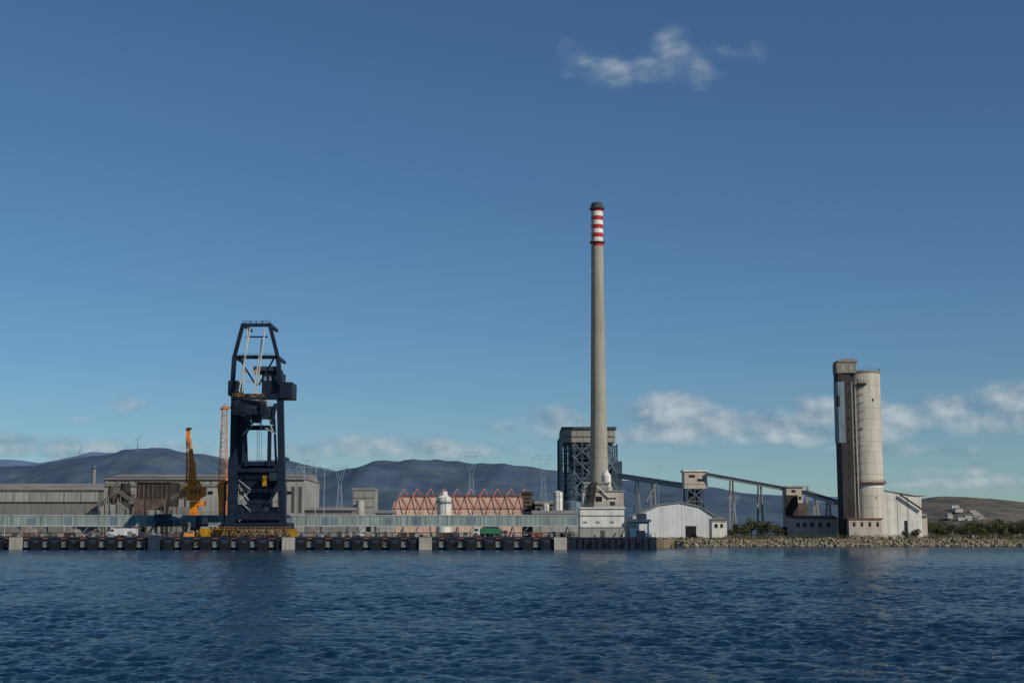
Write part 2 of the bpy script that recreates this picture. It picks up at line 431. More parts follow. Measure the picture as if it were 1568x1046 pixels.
for a,b,yt,yb in((236,262,787,806),(300,318,790,806)):
    cg.pbox('dark_hoods',M['navy2'],a,b,yt,yb,D-1.6,1.4)
cg.beam('incline',M['steelb2'],V(262,792,D-2),V(300,806,D-2),1.6,1.2); cg.beam('incline',M['steelb2'],V(238,800,D-2.2),V(225,822,D-2.2),.6)
cg.done()

# ================= SHIP UNLOADER CRANE
c=Ob('ship_unloader_crane')
def B(a,b,D,w,m='navy',part='frame',h=None,D2=None):
    c.beam(part,M[m],V(a[0],a[1],D),V(b[0],b[1],D2 if D2 else D),w,h)
for D in(404,417):
    B((372,497),(359,546),D,1.0); B((359,546),(356,590),D,1.2)
    B((413,497),(426,550),D,1.0); B((426,550),(429,590),D,1.2)
    B((370,498),(415,498),D,.9)
    B((376,516),(410,516),D,.4)
    B((361,547),(425,547),D,1.0); 
    B((366,548),(392,590),D,.45); B((420,548),(396,590),D,.45)
    B((360,600),(358,700),D,1.9); B((358,700),(355,812),D,2.5 if D<410 else 2.0)
    B((429,600),(431,700),D,1.8); B((431,700),(433,812),D,2.0)
    B((350,718),(434,718),D,1.8)
    B((358,790),(432,790),D,2.2)
    B((360,742),(395,790),D,.5);B((430,742),(395,790),D,.5)
    B((420,640),(423,718),D,.6)
for (a,b) in (((372,497),0),((413,497),0),((361,547),0),((425,547),0),((358,700),0),((430,700),0),((358,790),0),((432,790),0),((354,600),0),((432,600),0)):
    c.beam('frame',M['navy'],V(a[0],a[1],404),V(a[0],a[1],404)+Vector((0,13,0)),.8)
for k,px in enumerate((375,383,392,402,411)):
    c.beam('masthead_lights',M['navy'],V(px,497,404),V(px,491.5 if k%2 else 493,404),.25)
rail(c,'masthead_rail',M['navy2'],V(371,495,403.4),V(415,495,403.4),.7,1.2,.07)
for a,b in(((383,503),(366,600)),((379,503),(371,600)),((406,503),(392,603)),((401,520),(388,603))):
    c.rod('forestays',M['stay'],V(*a,403),V(*b,399),.2)
for k in range(12):
    f=k/11; c.beam('forestays',M['stay'],V(383-17*f,503+97*f,403-4*f),V(379-8*f,503+97*f,403-4*f),.12)
for x0,x1,yt,yb in((349,364,583,605),(428,447,585,609)):
    c.pbox('ballast_boxes',M['navy'],x0,x1,yt,yb,402.5,9)
c.pbox('machinery_house',M['navy'],401,428,568,604,405,11)
c.pbox('machinery_house_roof',M['navy2'],388,424,561,567.5,404.2,11)
for px in(404,412,420): c.pbox('house_windows',M['steelb2'],px,px+4,576,583,404.9,.08)
c.pbox('cross_beam',M['navy'],354,440,603,611,402.8,3); c.pbox('cross_beam',M['navy'],354,440,603,611,414,3)
rail(c,'platform_rails',M['yellow'],V(356,609,402),V(404,609,402),1.1,1.5,.13)
rail(c,'platform_rails',M['yellow'],V(386,612,399),V(420,626,399),1.1,1.5,.13)
rail(c,'platform_rails',M['yellow'],V(362,588,402),V(398,588,402),1.0,1.5,.08)
rail(c,'mid_rails',M['navy2'],V(362,547,403),V(424,547,403),1.0,1.5,.08)
c.pbox('platform_rails',M['yellow'],373,377,567,571,403,.5); c.pbox('platform_rails',M['yellow'],389,395,566,573,403.5,.5)
for s in(0,1):
    xa=(366,400)[s]; 
    c.beam('boom',M['navy'],V(xa+2,613,410),V(xa+ (2 if s else -6),628,392),1.4,2.6)
c.beam('boom',M['navy'],V(364,626,393),V(412,634,393),.9,1.5)
c.beam('boom',M['navy'],V(366,618,400),V(408,620,400),1.0,2.2)
for k in range(6):
    y=408-3*k; z=Z(613,410)-k*.45; c.beam('boom_braces',M['navy2'],(X(367,y),y,z+1),(X(403,y),y-1.5,z+1),.3)
c.prism('trolley',M['navy2'],[P(374,622,396),P(420,622,396),P(414,640,396),P(384,640,396)],396,401)
c.beam('trolley_arms',M['navy'],V(362,622,396),V(384,650,396),1.0)
c.beam('trolley_arms',M['navy'],V(422,618,396),V(416,650,396),.9)
c.prism('operator_cab',M['navy'],[P(384,638,396),P(400,638,396),P(398,647,396),P(386,647,396)],395.5,398)
for a,b in(((388,642),(385,655)),((399,642),(400,658)),((412,642),(418,662)),((404,654),(422,664)),((380,656),(372,666))):
    c.beam('struts',M['stay'],V(*a,399),V(*b,399),.3)
B((372,655),(420,655),404,1.3)
B((375,655),(377,714),403,1.0); B((413,655),(412,714),403,1.0)
B((370,712),(420,712),404,1.8)
c.prism('side_housing',M['navy'],[P(352,622,404),P(384,622,404),P(380,655,404),P(372,672,404),P(370,712,404),P(360,712,404),P(362,668,404)],404.2,407)
c.beam('cables',M['navy'],V(394,640,400),V(394,714,400),.1); c.beam('cables',M['navy'],V(397,640,400),V(397,714,400),.1); c.beam('cables',M['navy'],V(401,640,400),V(401,714,400),.08)
def frust(part,m,x0,x1,yt,X0,X1,yb,D,d0,d1):
    zt=Z(yt,D);zb=Z(yb,D)
    a=[X(x0,D,yt),X(x1,D,yt),X(X0,D,yb),X(X1,D,yb)]; cy=D+d0/2
    vs=[(a[0],cy-d0/2,zt),(a[1],cy-d0/2,zt),(a[1],cy+d0/2,zt),(a[0],cy+d0/2,zt),(a[2],cy-d1/2,zb),(a[3],cy-d1/2,zb),(a[3],cy+d1/2,zb),(a[2],cy+d1/2,zb)]
    c.add(part,M[m],vs,[(0,1,2,3),(7,6,5,4),(0,4,5,1),(1,5,6,2),(2,6,7,3),(3,7,4,0)])
c.pbox('hopper',M['navy'],364,428,722,738,405.5,9)
frust('hopper_cone','navy2',364,424,738,380,410,766,405.5,9,4)
c.pbox('hopper',M['navy'],378,412,766,788,406,6)
c.pbox('control_cabin',M['yellow'],402,408,728,744,403.2,1.2)
c.pbox('cabin_glass',M['glass'],412,424,724,736,403,2)
c.pbox('lower_house',M['navy'],350,400,772,806,405,9)
c.pbox('lower_house_side',M['navy2'],402,430,776,800,405.5,9)
for yy in(735,755,772,786): rail(c,'stair_rails',M['navy2'],V(352,yy,402.6),V(434,yy,402.6),1.1,1.6,.09)
for k in range(4):
    a=(366,735+16*k);b=(384,750+16*k)
    if k%2:a,b=(384,a[1]),(366,b[1])
    c.beam('stairs',M['stay'],V(*a,403),V(*b,403),.14,.25)
c.beam('frame',M['navy'],V(345,740,404),V(342,806,404),.7); c.beam('frame',M['navy'],V(345,740,404),V(354,735,404),.7)
c.pbox('sill_beam',M['navy'],342,440,800,811,402.5,13)
for px in(345,358,371,384,397,410,423,436):
    for D in(402.2,416.5):
        x=X(px,D); c.box('bogies',M['brown'],x-.8,x+.8,D,D+.8,dk+.35,Z(812,402)); 
        c.beam('bogie_arms',M['yellow'],(x-.9,D-.1,dk+.5),(x,D-.1,Z(812,402)),.2); c.beam('bogie_arms',M['yellow'],(x+.9,D-.1,dk+.5),(x,D-.1,Z(812,402)),.2)
        for s in(-.5,.5):
            c.add('wheels',M['browd'],[(x+s+.4*math.cos(a*.785),yy,dk+.4+.4*math.sin(a*.785)) for yy in(D-.1,D+.9) for a in range(8)],[tuple(range(8)),tuple(range(15,7,-1))]+[(i,8+i,8+(i+1)%8,(i+1)%8) for i in range(8)])
rail(c,'base_rails',M['yellow'],V(330,813,401.5),V(445,813,401.5),1.1,1.2,.1)
c.done()

ym=Ob('loader_travel_gear')
for a,b,yt,yb,m in((282,296,816,826,'orange2'),(306,322,809,818,'yellow'),(330,340,810,822,'orange2'),(442,454,810,820,'yellow'),(258,270,817,824,'brown')):
    ym.pbox('housings_'+m,M[m],a,b,yt,821.5,406,2)
for k in range(9):
    a=V(300+17*k,821,405.5); ym.beam('braces',M['yellow'],a,a+Vector((1.4,0,1.7)),.13); ym.beam('braces',M['yellow'],a+Vector((2.4,0,0)),a+Vector((1.0,0,1.7)),.13)
ym.done()

# ================= ORANGE HARBOUR CRANES
o=Ob('harbour_crane')
D=436
o.beam('tower',M['orange'],V(298,812,D),V(297,770,D),2.2); 
o.pbox('slewing_base',M['orange'],290,311,767,774,D-1,4)
o.pbox('cab',M['orange2'],286,302,746,766,D-1,4)
o.prism('machine_house',M['orange'],[P(276,752,D),P(290,742,D),P(314,746,D),P(314,758,D),P(303,764,D),P(278,760,D)],D-1.5,D+2.5)
o.pbox('cab_glass',M['glass'],279,286,751,758,D-1.56,.08)
for px in(292,298,304): o.pbox('vents',M['brown'],px,px+3,749,756,D-1.55,.08)
o.prism('column',M['orange'],[P(289,746,D),P(302,746,D),P(299,712,D),P(294,690,D),P(290,690,D),P(291,712,D)],D-.8,D+.8)
lattice(o,'jib',M['orange'],V(289,740,D),V(288,660,D),1.3,14,.2,.8)
o.beam('head',M['orange'],V(285,658,D),V(293,656,D),.7); o.beam('head',M['orange'],V(288,655,D),V(289,672,D),.9)
o.beam('head',M['orange'],V(293,690,D),V(286,672,D),.35); o.beam('head',M['orange'],V(298,712,D),V(292,672,D),.3)
for k in range(3): o.beam('legs',M['orange'],V(297,775,D),(X(297,D)+(-3,3,0)[k],D+(-2,-2,3)[k],G),.7)
rail(o,'rails',M['orange'],V(276,742,D-1.5),V(312,742,D-1.5),1,1.3,.09)
o.beam('counter_arm',M['orange'],V(301,735,D),V(312,752,D),.6)
o.done()
o=Ob('harbour_crane')
lattice(o,'lattice_jib',M['orange2'],V(341,745,D),V(344,624,D),2.2,18,.17,1.4,.1)
o.pbox('head',M['orange2'],340,350,622,626,D-1,2)
o.beam('head',M['orange2'],V(337,628,D),V(345,618,D),.3)
o.prism('machine_house',M['orange'],[P(334,742,D),P(346,734,D),P(352,742,D),P(350,764,D),P(336,764,D)],D-1.5,D+2.5)
o.beam('tower',M['orange'],V(341,814,D),V(341,762,D),2.2)
for k in range(3): o.beam('legs',M['orange'],V(341,775,D),(X(341,D)+(-3,3,0)[k],D+(-2,-2,3)[k],G),.7)
o.done()

# ================= LEFT INDUSTRIAL BUILDINGS
def shed(name,x0,x1,yt,D,dep,wall,roof,rise=2.0,ridge_x=True,win=0,bandy=None,wm=None):
    s=Ob(name); a=X(x0,D,800);b=X(x1,D,800); zt=Z(yt,D)-rise
    s.box('walls',M[wall],a,b,D,D+dep,G,zt)
    if ridge_x:
        vs=[(a-.4,D-.5,zt),(b+.4,D-.5,zt),(b+.4,D+dep+.5,zt),(a-.4,D+dep+.5,zt),(a-.4,D+dep/2,zt+rise),(b+.4,D+dep/2,zt+rise)]
        s.add('roof',M[roof],vs,[(0,1,5,4),(2,3,4,5),(0,4,3),(1,2,5),(3,2,1,0)])
    else:
        s.prism('roof',M[roof],[(a-.4,zt),(b+.4,zt),((a+b)/2,zt+rise)],D-.4,D+dep+.4)
    s.box('gutter',M['roofd'],a-.3,b+.3,D-.62,D-.52,zt-.3,zt+.02)
    if win:
        for k in range(win):
            xx=a+(b-a)*(k+.5)/win; w=(b-a)/win*.28
            s.box('windows',M[wm or 'dark'],xx-w,xx+w,D-.06,D-.005,zt-2.6,zt-1.6)
    return s
s=shed('storage_warehouse',-120,158,738,640,40,'grey','roof',3.5,win=0)
s.pbox('wall_band',M['greyl'],-118,150,752,768,639.6,.3); s.pbox('band_edge',M['roofd'],-118,150,751,752.6,639.4,.15)
s.pbox('band_edge',M['roofd'],-118,150,768,769,639.4,.15)
for px in range(-110,150,26): s.pbox('pilasters',M['roof'],px,px+1.2,753,768,639.35,.2)
s.done()
s=shed('grey_warehouse',157,466,723,600,45,'greyl','roof',3.0,win=0)
s.pbox('wall_band',M['grey'],159,430,741,745,599.6,.3); s.pbox('band_edge',M['roofd'],159,466,729.5,731,599.4,.15)
for px in range(270,460,24): s.pbox('windows',M['dark'],px,px+8,752,757,599.93,.05)
for px in(434,446,457): s.pbox('doors',M['roofd'],px,px+5,745,785,599.9,.05)
for px in range(162,430,18): s.pbox('pilasters',M['roof'],px,px+1.2,731,741,599.5,.3)
s.done()
s=Ob('brown_process_building')
s.pbox('walls',M['browd'],208,260,739,None,560,14); s.pbox('roof',M['brown'],206,262,736.5,739,559.5,15)
for px in range(212,258,7): s.pbox('louvres',M['brown'],px,px+2,742,764,559.9,.08)
s.pbox('annex',M['brown'],222,250,764,None,556,3.9); s.done()
def tank(name,px,r,yt,D,m,cone=True,yb=None,ch=.35):
    t=Ob(name); x=X(px,D); rr=r/F*D; z1=Z(yt,D)
    zc=z1-(rr*ch if cone else 0)
    t.cyl('shell',M[m],x,D+rr,G,zc,rr)
    t.cyl('roof',M[m],x,D+rr,zc,z1,rr*1.02,rr*.12 if cone else rr*1.02)
    for f in(.3,.6,.9): t.cyl('hoops',M['steelb2'],x,D+rr,G+(zc-G)*f,G+(zc-G)*f+.2,rr*1.015)
    rail(t,'ladder',M['steelb2'],(x+rr*.3,D-.05,G),(x+rr*.3,D-.05,zc),.3,2,.08)
    return t
def ohop(px,r,yt,yn,m):
    t=Ob('ore_hopper'); D=545; x=X(px,D); rr=r/F*D; zt=Z(yt,D); zn=Z(yn,D)
    t.cyl('cone',M[m],x,D+rr,zn,zt-(zt-zn)*.45,rr*.35,rr); t.cyl('bin',M[m],x,D+rr,zt-(zt-zn)*.45,zt,rr,rr*.9)
    for sx in(-.8,.8):
        for sy in(-.6,.6): t.beam('legs',M['browd'],(x+rr*sx,D+rr+rr*sy,G),(x+rr*sx,D+rr+rr*sy,zt-(zt-zn)*.4),.35)
    rail(t,'top_rail',M['browd'],(x-rr,D,zt),(x+rr,D,zt),1,1.2,.08); t.done()
for a in((170,9,744,772,'brown'),(188,8,740,770,'browd'),(200,5,756,776,'brown'),(275,7,742,764,'brown')): ohop(*a)
s=Ob('loading_plant')
for a,b,yt,m in((150,162,772,'greyl'),(178,196,768,'grey'),(204,214,764,'brown'),(258,284,776,'grey'),(226,244,781,'greyl')): s.pbox('blocks_'+m,M[m],a,b,yt,None,535,6)
for a,b in(((150,776),(182,748)),((182,752),(206,770)),((262,764),(288,748))): lattice(s,'truss_conveyors',M['grey'],V(*a,534),V(*b,534),1.0,6,.16)
for px in(160,178,200,222,246,270): s.beam('posts',M['browd'],V(px,820,533),V(px,772,533),.3)
s.done()
s=Ob('exhaust_stack'); s.cyl('stack',M['grey'],X(136,660),665,G,Z(713,660),1.2,.9,16); s.cyl('collar',M['roofd'],X(136,660),665,Z(717,660),Z(715,660),1.2,1.2,16); s.done()
for a,b,yt in((20,66,806),(86,132,806),(135,158,810),(330,352,812),(466,500,811)):
    h=Ob('ore_heap'); D=444; x0=X(a,D);x1=X(b,D);zt=Z(yt,D); nx=24;vs=[];fs=[]
    for j in range(9):
        for i in range(nx):
            u=i/(nx-1);v=j/8; z=(zt-G)*math.sin(math.pi*u)**.7*math.sin(math.pi*v)**.7
            z*=1+.25*noise.noise(Vector((i*.6,j*.6,a)))
            vs.append((x0+(x1-x0)*u,D-3+v*7,G+z))
    for j in range(8):
        for i in range(nx-1): k=j*nx+i; fs.append((k,k+1,k+nx+1,k+nx))
    h.add('heap',M['heap'],vs,fs,True); h.done()
s=Ob('grey_silo_block'); s.pbox('walls',M['greyl'],540,574,750,None,560,12); s.pbox('parapet',M['roof'],539,575,747,750.5,559.7,12.6)
s.cyl('side_silo',M['conc'],X(551,556),557,G,Z(766,556),1.6,n=16); s.pbox('door',M['dark'],560,568,800,None,559.9,.08)
for y in(762,776): s.pbox('seams',M['roofd'],541,573,y,y+.8,559.9,.07)
s.done()
s=shed('low_shed',466,540,776,520,14,'grey','roof',1.2,win=8); s.done()
s=shed('low_shed',575,602,781,500,12,'greyl','roof',1,win=3); s.done()
t=tank('water_tank',679.5,11,756,560,'white',ch=.5); x=X(679.5,560); t.cyl('neck',M['white'],x,562.8,Z(758,560),Z(752,560),1.3,1.2,12)
t.cyl('skirt',M['white'],x,562.83,G,Z(786,560),3.3,2.9); t.cyl('waist',M['steelb2'],x,562.83,Z(770,560),Z(768.5,560),3.25); t.done()

# ================= RED TRUSS ORE SHED
s=Ob('ore_storage_shed'); D=620
s.prism('roof',M['ochre'],[P(598,787,D),P(604,768,D),P(616,760,D),P(802,760,D),P(813,768,D),P(816,787,D)],D,D+40)
s.pbox('wall',M['ochre'],600,815,786,None,D-.2,40)
s.pbox('ridge_beam',M['rust'],616,802,758.5,760,D-.4,.6)
for k in range(10):
    a=604+k*20.5
    s.beam('a_frames',M['redtruss'],V(a,787,D-1.5),V(a+8,758,D-.7),.26); s.beam('a_frames',M['redtruss'],V(a+19,787,D-1.5),V(a+8,758,D-.7),.26)
    s.beam('a_frames',M['redtruss'],V(a+13,760,D-.6),V(a+22,776,D-.6),.2)
    s.beam('a_frames',M['redtruss'],V(a+8,758,D-.7),V(a+15,748,D+6),.28)
    s.beam('a_frames',M['redtruss'],V(a+15,748,D+6),V(a+20,759,D+2),.2)
for y in(775,): s.pbox('purlins',M['redtruss'],601,814,y,y+.7,D-1.1,.3)
for k in range(26): s.pbox('openings',M['rust'],602+k*8.2,604+k*8.2,790,800,D-.3,.08)
s.done()
s=Ob('rust_brown_tower'); s.pbox('walls',M['brown'],800,815,757,None,600,8); s.pbox('cap',M['browd'],798,816,753,757.5,599.6,9); s.pbox('annex',M['browd'],815,828,766,None,600,8); 
for y in range(762,786,6): s.pbox('openings',M['dark'],803,812,y,y+2,599.93,.08)
s.done()
tank('white_silo',855,7,751,580,'white').done()
tank('blue_tank',878,13,766,600,'steelb2',ch=.2).done()
tank('white_silo',836,5,770,575,'white').done()
s=shed('plant_annex',816,890,781,560,12,'greyl','roof',1.5,win=8); s.done()
s=shed('plant_annex',820,848,766,590,12,'grey','roof',1.5,win=3); s.done()

# ================= POWER STATION BOILER HOUSE
b=Ob('boiler_house'); D=900
b.pbox('penthouse',M['greyl'],863,942,657,677,D,40); b.pbox('penthouse_roof',M['steelb'],860,944,653.5,657,D-1,42)
b.pbox('penthouse_band',M['roofd'],864,941,668,669,D-.3,.25)
for px in range(868,940,8): b.pbox('penthouse_seams',M['conc'],px,px+.7,658,668,D-.25,.2)
b.pbox('boiler_core',M['steelb'],872,900,680,None,D+14,22); b.pbox('boiler_core_side',M['steelb2'],925,940,700,None,D+12,22)
b.pbox('boiler_panels',M['steelb2'],876,890,684,700,D+13.5,.4); b.pbox('boiler_panels',M['steelb2'],880,896,716,736,D+13.5,.4)
cols=[858,868,880,892,903,929,938,945]
for dd in(0,20,40):
    for px in cols:
        if px in(858,945) : yt=668 if px==858 else 680
        else: yt=677
        x=X(px,D,740); b.beam('columns',M['steelb'],(x,D+dd+.5,G),(x,D+dd+.5,Z(yt,D)),1.1)
    for k,yy in enumerate((680,690,701,712,724,736,748,760,775)):
        b.pbox('floors',M['steelb'],857,905,yy,yy+1.2,D+dd,1); b.pbox('floors',M['steelb'],927,946,yy+2,yy+3.2,D+dd,1)
ys_=[680,701,724,748,775]
for i in range(4):
    for a,cx in((858,880),(880,903),(929,945)):
        if (i+a)%2==0: b.beam('braces',M['steelb2'],V(a,ys_[i+1],D),V(cx,ys_[i],D),.6)
        b.beam('braces',M['steelb2'],V(a,ys_[i],D),V(cx,ys_[i+1],D),.6)
for yy in(690,712,736,760): rail(b,'rails',M['steelb2'],V(858,yy,D-.4),V(904,yy,D-.4),1.6,3,.25)
b.pbox('left_riser',M['steelb2'],857,862,662,None,D-2,6)
b.pbox('right_lower',M['steelb'],940,953,706,None,D+6,20)
b.pbox('lower_building',M['steelb2'],846,905,766,None,D-6,5)
b.beam('duct',M['greyl'],V(905,690,D+8),V(918,720,D+8),6)
b.done()

# ================= CHIMNEY
ch=Ob('power_station_chimney'); D=880
xb=X(917.5,D,740)
def zc(py): return Z(py,D)
def rad(py): return np.interp(py,[313,380,640,715,760,819],[9.3,9.3,12.3,13.6,16.5,18])*D/F
cols_=[(313,320,'roofd'),(320,325,'red'),(325,332,'chwhite'),(332,338.5,'red'),(338.5,345,'chwhite'),(345,351.5,'red'),(351.5,358,'chwhite'),(358,364.5,'red'),(364.5,371.5,'chwhite'),(371.5,378,'red')]
for a,bb,m in cols_: ch.cyl('band_'+m,M[m],xb,D,zc(bb),zc(a),rad(bb),rad(a),40)
yy=378
while yy<819:
    y2=min(yy+14,819)
    ch.cyl('shaft',M['chim'],xb,D,zc(y2) if y2<819 else G,zc(yy),rad(y2),rad(yy),40); 
    yy=y2
yy=392
while yy<740: ch.cyl('joints',M['conc'],xb,D,zc(yy),zc(yy)+.35,rad(yy)+.08,rad(yy)+.08,40); yy+=14
ch.cyl('flue_tip',M['dark'],xb,D,zc(313),zc(311.5),3.0,3.0,24)
for py in(320,371.5,): 
    ch.cyl('platforms',M['roofd'],xb,D,zc(py)-.4,zc(py),rad(py)+1.0,rad(py)+1.0,40)
    for k in range(24):
        a=k/24*6.283;r=rad(py)+.9; p=Vector((xb+r*math.cos(a),D+r*math.sin(a),zc(py))); ch.beam('platform_rails',M['roofd'],p,p+Vector((0,0,1.4)),.12)
ch.beam('ladder',M['roofd'],(xb-rad(740)*.75,D-rad(740)*.75,zc(740)),(xb-rad(321)*.75,D-rad(321)*.75,zc(321)),.5)
ch.done()
s=Ob('dust_hopper'); x=X(929,700); s.cyl('drum',M['white'],x,700,Z(745,700),Z(728,700),2.3); s.cyl('dome',M['white'],x,700,Z(728,700),Z(720,700),2.3,.5); s.cyl('base',M['conc'],x,700,G,Z(745,700),3); s.done()

# ================= QUAY-END BUILDINGS
s=Ob('transfer_tower_building'); D=445
s.pbox('walls',M['pinkw'],892,955,752,None,D,10); s.pbox('upper',M['conc'],895,932,741,752,D+.3,9); s.pbox('roof',M['greyl'],893,934,738,741,D,9.6); 
s.pbox('roof_slab',M['greyl'],890,957,750.6,752.4,D-.3,10.6)
for px,w,yt,yb in((899,5,758,762),(912,10,760,768),(930,14,762,764),(934,8,768,774),(901,4,768,773)): s.pbox('windows',M['dark'],px,px+w,yt,yb,D-.05,.1)
s.prism('chute',M['browd'],[P(906,738,D),P(914,738,D),P(908,782,D),P(898,782,D)],D-1.4,D-.1)
s.beam('brace',M['white'],V(914,744,D-.5),V(934,762,D-.5),.3)
rail(s,'roof_rail',M['steelb2'],V(892,750.5,D-.2),V(956,750.5,D-.2),1,1.5,.07)
s.done()
s=Ob('quay_control_building'); D=410
s.pbox('walls',M['white'],888,956,780,822.4,D,9)
for y in(789,807): s.pbox('floor_bands',M['roofd'],888,956.3,y,y+1.0,D-.12,9.2)
s.pbox('lower_panel',M['greyl'],889,955,808.5,821,D-.06,.1)
s.pbox('roof',M['white'],887,957.5,776.5,779,D-.3,9.8); s.pbox('roof_edge',M['roofd'],888,956.3,779,780,D-.12,9.2)
for px in(893,912,934): s.pbox('windows',M['steelb2'],px,px+6,798,801,D-.05,.1)
s.pbox('door',M['roofd'],920,926,812,822.4,D-.16,.1)
rail(s,'roof_rail',M['steelb2'],V(888,776.5,D-.2),V(956,776.5,D-.2),1,1.5,.07)
s.done()
s=Ob('blue_gatehouse'); D=409
s.pbox('walls',M['blue'],964,994,799,822.4,D,6); s.pbox('roof',M['steelb'],961,997,795,799,D-.4,6.8)
s.pbox('windows',M['glass'],966,976,802,808,D-.05,.1); s.pbox('window_white',M['white'],979,991,802,816,D-.05,.1); s.pbox('annex',M['navy2'],976,990,786,795,D+1,4)
rail(s,'rail',M['navy2'],V(958,822,405),V(1004,822,405),1.2,1.5,.08)
s.beam('stair',M['navy'],V(950,822,407),V(962,800,407),.3)
s.pbox('bin',M['navy'],975,988,812,822.4,405,1.5)
s.done()

# ================= WHITE WAREHOUSE
s=Ob('white_warehouse'); D=560
s.prism('walls',M['whiter'],[(X(968,D),G),(X(1098,D),G),(X(1098,D),Z(793,D)),(X(1072,D),Z(776,D)),(X(1042,D),Z(769.5,D)),(X(1012,D),Z(773,D)),(X(968,D),Z(792,D))],D,D+40)
rp=[(968,792),(1012,773),(1042,769.5),(1072,776),(1098,793)]
for (a,b_) in zip(rp[:-1],rp[1:]): 
    p0=V(a[0],a[1],D);p1=V(b_[0],b_[1],D); vs=[p0+Vector((0,-.6,.05)),p1+Vector((0,-.6,.05)),p1+Vector((0,40.6,.05)),p0+Vector((0,40.6,.05))]; vs+=[v+Vector((0,0,.3)) for v in vs]
    s.add('roof',M['greyl'],vs,[(0,1,2,3),(7,6,5,4),(0,4,5,1),(1,5,6,2),(2,6,7,3),(3,7,4,0)])
s.pbox('door',M['dark'],1050,1066,806,None,D-.08,.1); s.pbox('door_frame',M['roofd'],1049,1067,805,806,D-.1,.12)
s.pbox('grey_side',M['greyl'],968,988,793,None,D-6,5.9)
s.done()
s=shed('small_white_house',1090,1113,790,545,8,'white','roof',1.4,ridge_x=False); s.pbox('windows',M['dark'],1094,1099,802,808,544.94,.08); s.pbox('windows',M['dark'],1103,1107,802,808,544.94,.08); s.done()
s=shed('small_white_house',1392,1420,786,548,8,'pinkw','roof',1.0); s.pbox('windows',M['dark'],1398,1401,795,801,547.94,.08); s.pbox('windows',M['dark'],1408,1411,795,801,547.94,.08); s.done()

# ================= INCLINED CONVEYORS and towers
def conveyor(o,a,b,Da,Db,h,w,mt='greyl'):
    A=V(a[0],a[1],Da);Bv=V(b[0],b[1],Db)
    o.beam('gallery',M[mt],A,Bv,w,h); 
    up=Vector((0,0,h/2))
    o.beam('gallery_roof',M['roofd'],A+up,Bv+up,w+.4,.25); 
    d=Bv-A; n=max(2,int(d.length/3))
    for k in range(n):
        p=A+d*(k/n)-Vector((0,w/2+.06,0)); q_=A+d*((k+1)/n)-Vector((0,w/2+.06,0))
        o.beam('truss',M['steelb2'],p+up*(1 if k%2 else -1)*.9,q_+up*(-1 if k%2 else 1)*.9,.12)
def trestle(o,px,py,D,w=4):
    x,z=P(px,py,D)
    for y in(D-1.2,D+1.2):
        o.beam('trestles',M['greyl'],(x-.5,y,z),(x-w/2,y,G),.35); o.beam('trestles',M['greyl'],(x+.5,y,z),(x+w/2,y,G),.35)
        n=4
        for k in range(1,n):
            f=k/n; zz=z+(G-z)*f; ww=.5+(w/2-.5)*f; o.beam('trestles',M['greyl'],(x-ww,y,zz),(x+ww,y,zz),.18)
s=Ob('inclined_conveyor'); conveyor(s,(950,729),(1047,744),640,600,2.0,3,'steelb2'); trestle(s,1000,738,620,4); trestle(s,975,734,628,4)
s.beam('braces',M['greyl'],V(988,772,612),V(1005,740,612),.5); s.done()
s=Ob('conveyor_transfer_tower'); D=590
s.pbox('upper_house',M['pinkw'],1048,1083,722,748,D,9); s.pbox('roof',M['white'],1046,1085,719,722,D-.4,10)
s.pbox('windows',M['dark'],1055,1064,727,731,D-.06,.1); s.pbox('windows',M['dark'],1068,1078,733,737,D-.06,.1); s.pbox('band',M['conc'],1047,1084,740,741.5,D-.15,.3)
for px in(1052,1065,1078):
    for dd in(.5,8): s.beam('legs',M['steelb'],(X(px,D),D+dd,G),(X(px,D),D+dd,Z(748,D)),.6)
s.pbox('core',M['browd'],1056,1072,750,None,D+3,4)
for y0,y1 in((748,768),(768,788)):
    s.beam('bracing',M['steelb2'],V(1052,y0,D),V(1078,y1,D),.3); s.beam('bracing',M['steelb2'],V(1078,y0,D),V(1052,y1,D),.3); s.pbox('bracing',M['steelb2'],1050,1080,y1-1,y1,D,.5)
s.done()
s=Ob('inclined_conveyor'); conveyor(s,(1083,727),(1204,749),590,575,1.5,2.6,'silo'); trestle(s,1163,742,580,2.6); trestle(s,1120,735,585,2.6); s.done()
s=Ob('inclined_conveyor'); conveyor(s,(1232,754),(1282,770),566,545,1.5,2.6,'silo'); trestle(s,1249,760,560,2.4); trestle(s,1268,766,552,2.4); s.done()
s=Ob('crusher_building'); D=570
s.pbox('walls',M['pinkw'],1205,1230,746,None,D,9); s.pbox('dark_front',M['browd'],1203,1222,758,790,D-2,1.9); s.pbox('brown_front',M['brown'],1222,1238,770,790,D-1,.9); s.pbox('roof',M['greyl'],1203,1232,744,746.5,D-.4,10)
s.pbox('windows',M['dark'],1212,1218,750,754,D-.06,.1); s.pbox('windows',M['dark'],1223,1227,760,765,D-.06,.1)
s.beam('pipe',M['greyl'],V(1236,744,D),V(1236,800,D),.9); s.done()
s=shed('pink_depot',1213,1281,789,545,10,'pinkw','rust',.9,win=0)
for px in(1219,1229,1241,1253,1266): s.pbox('windows',M['brown'],px,px+6,800,807,544.93,.08)
s.done()

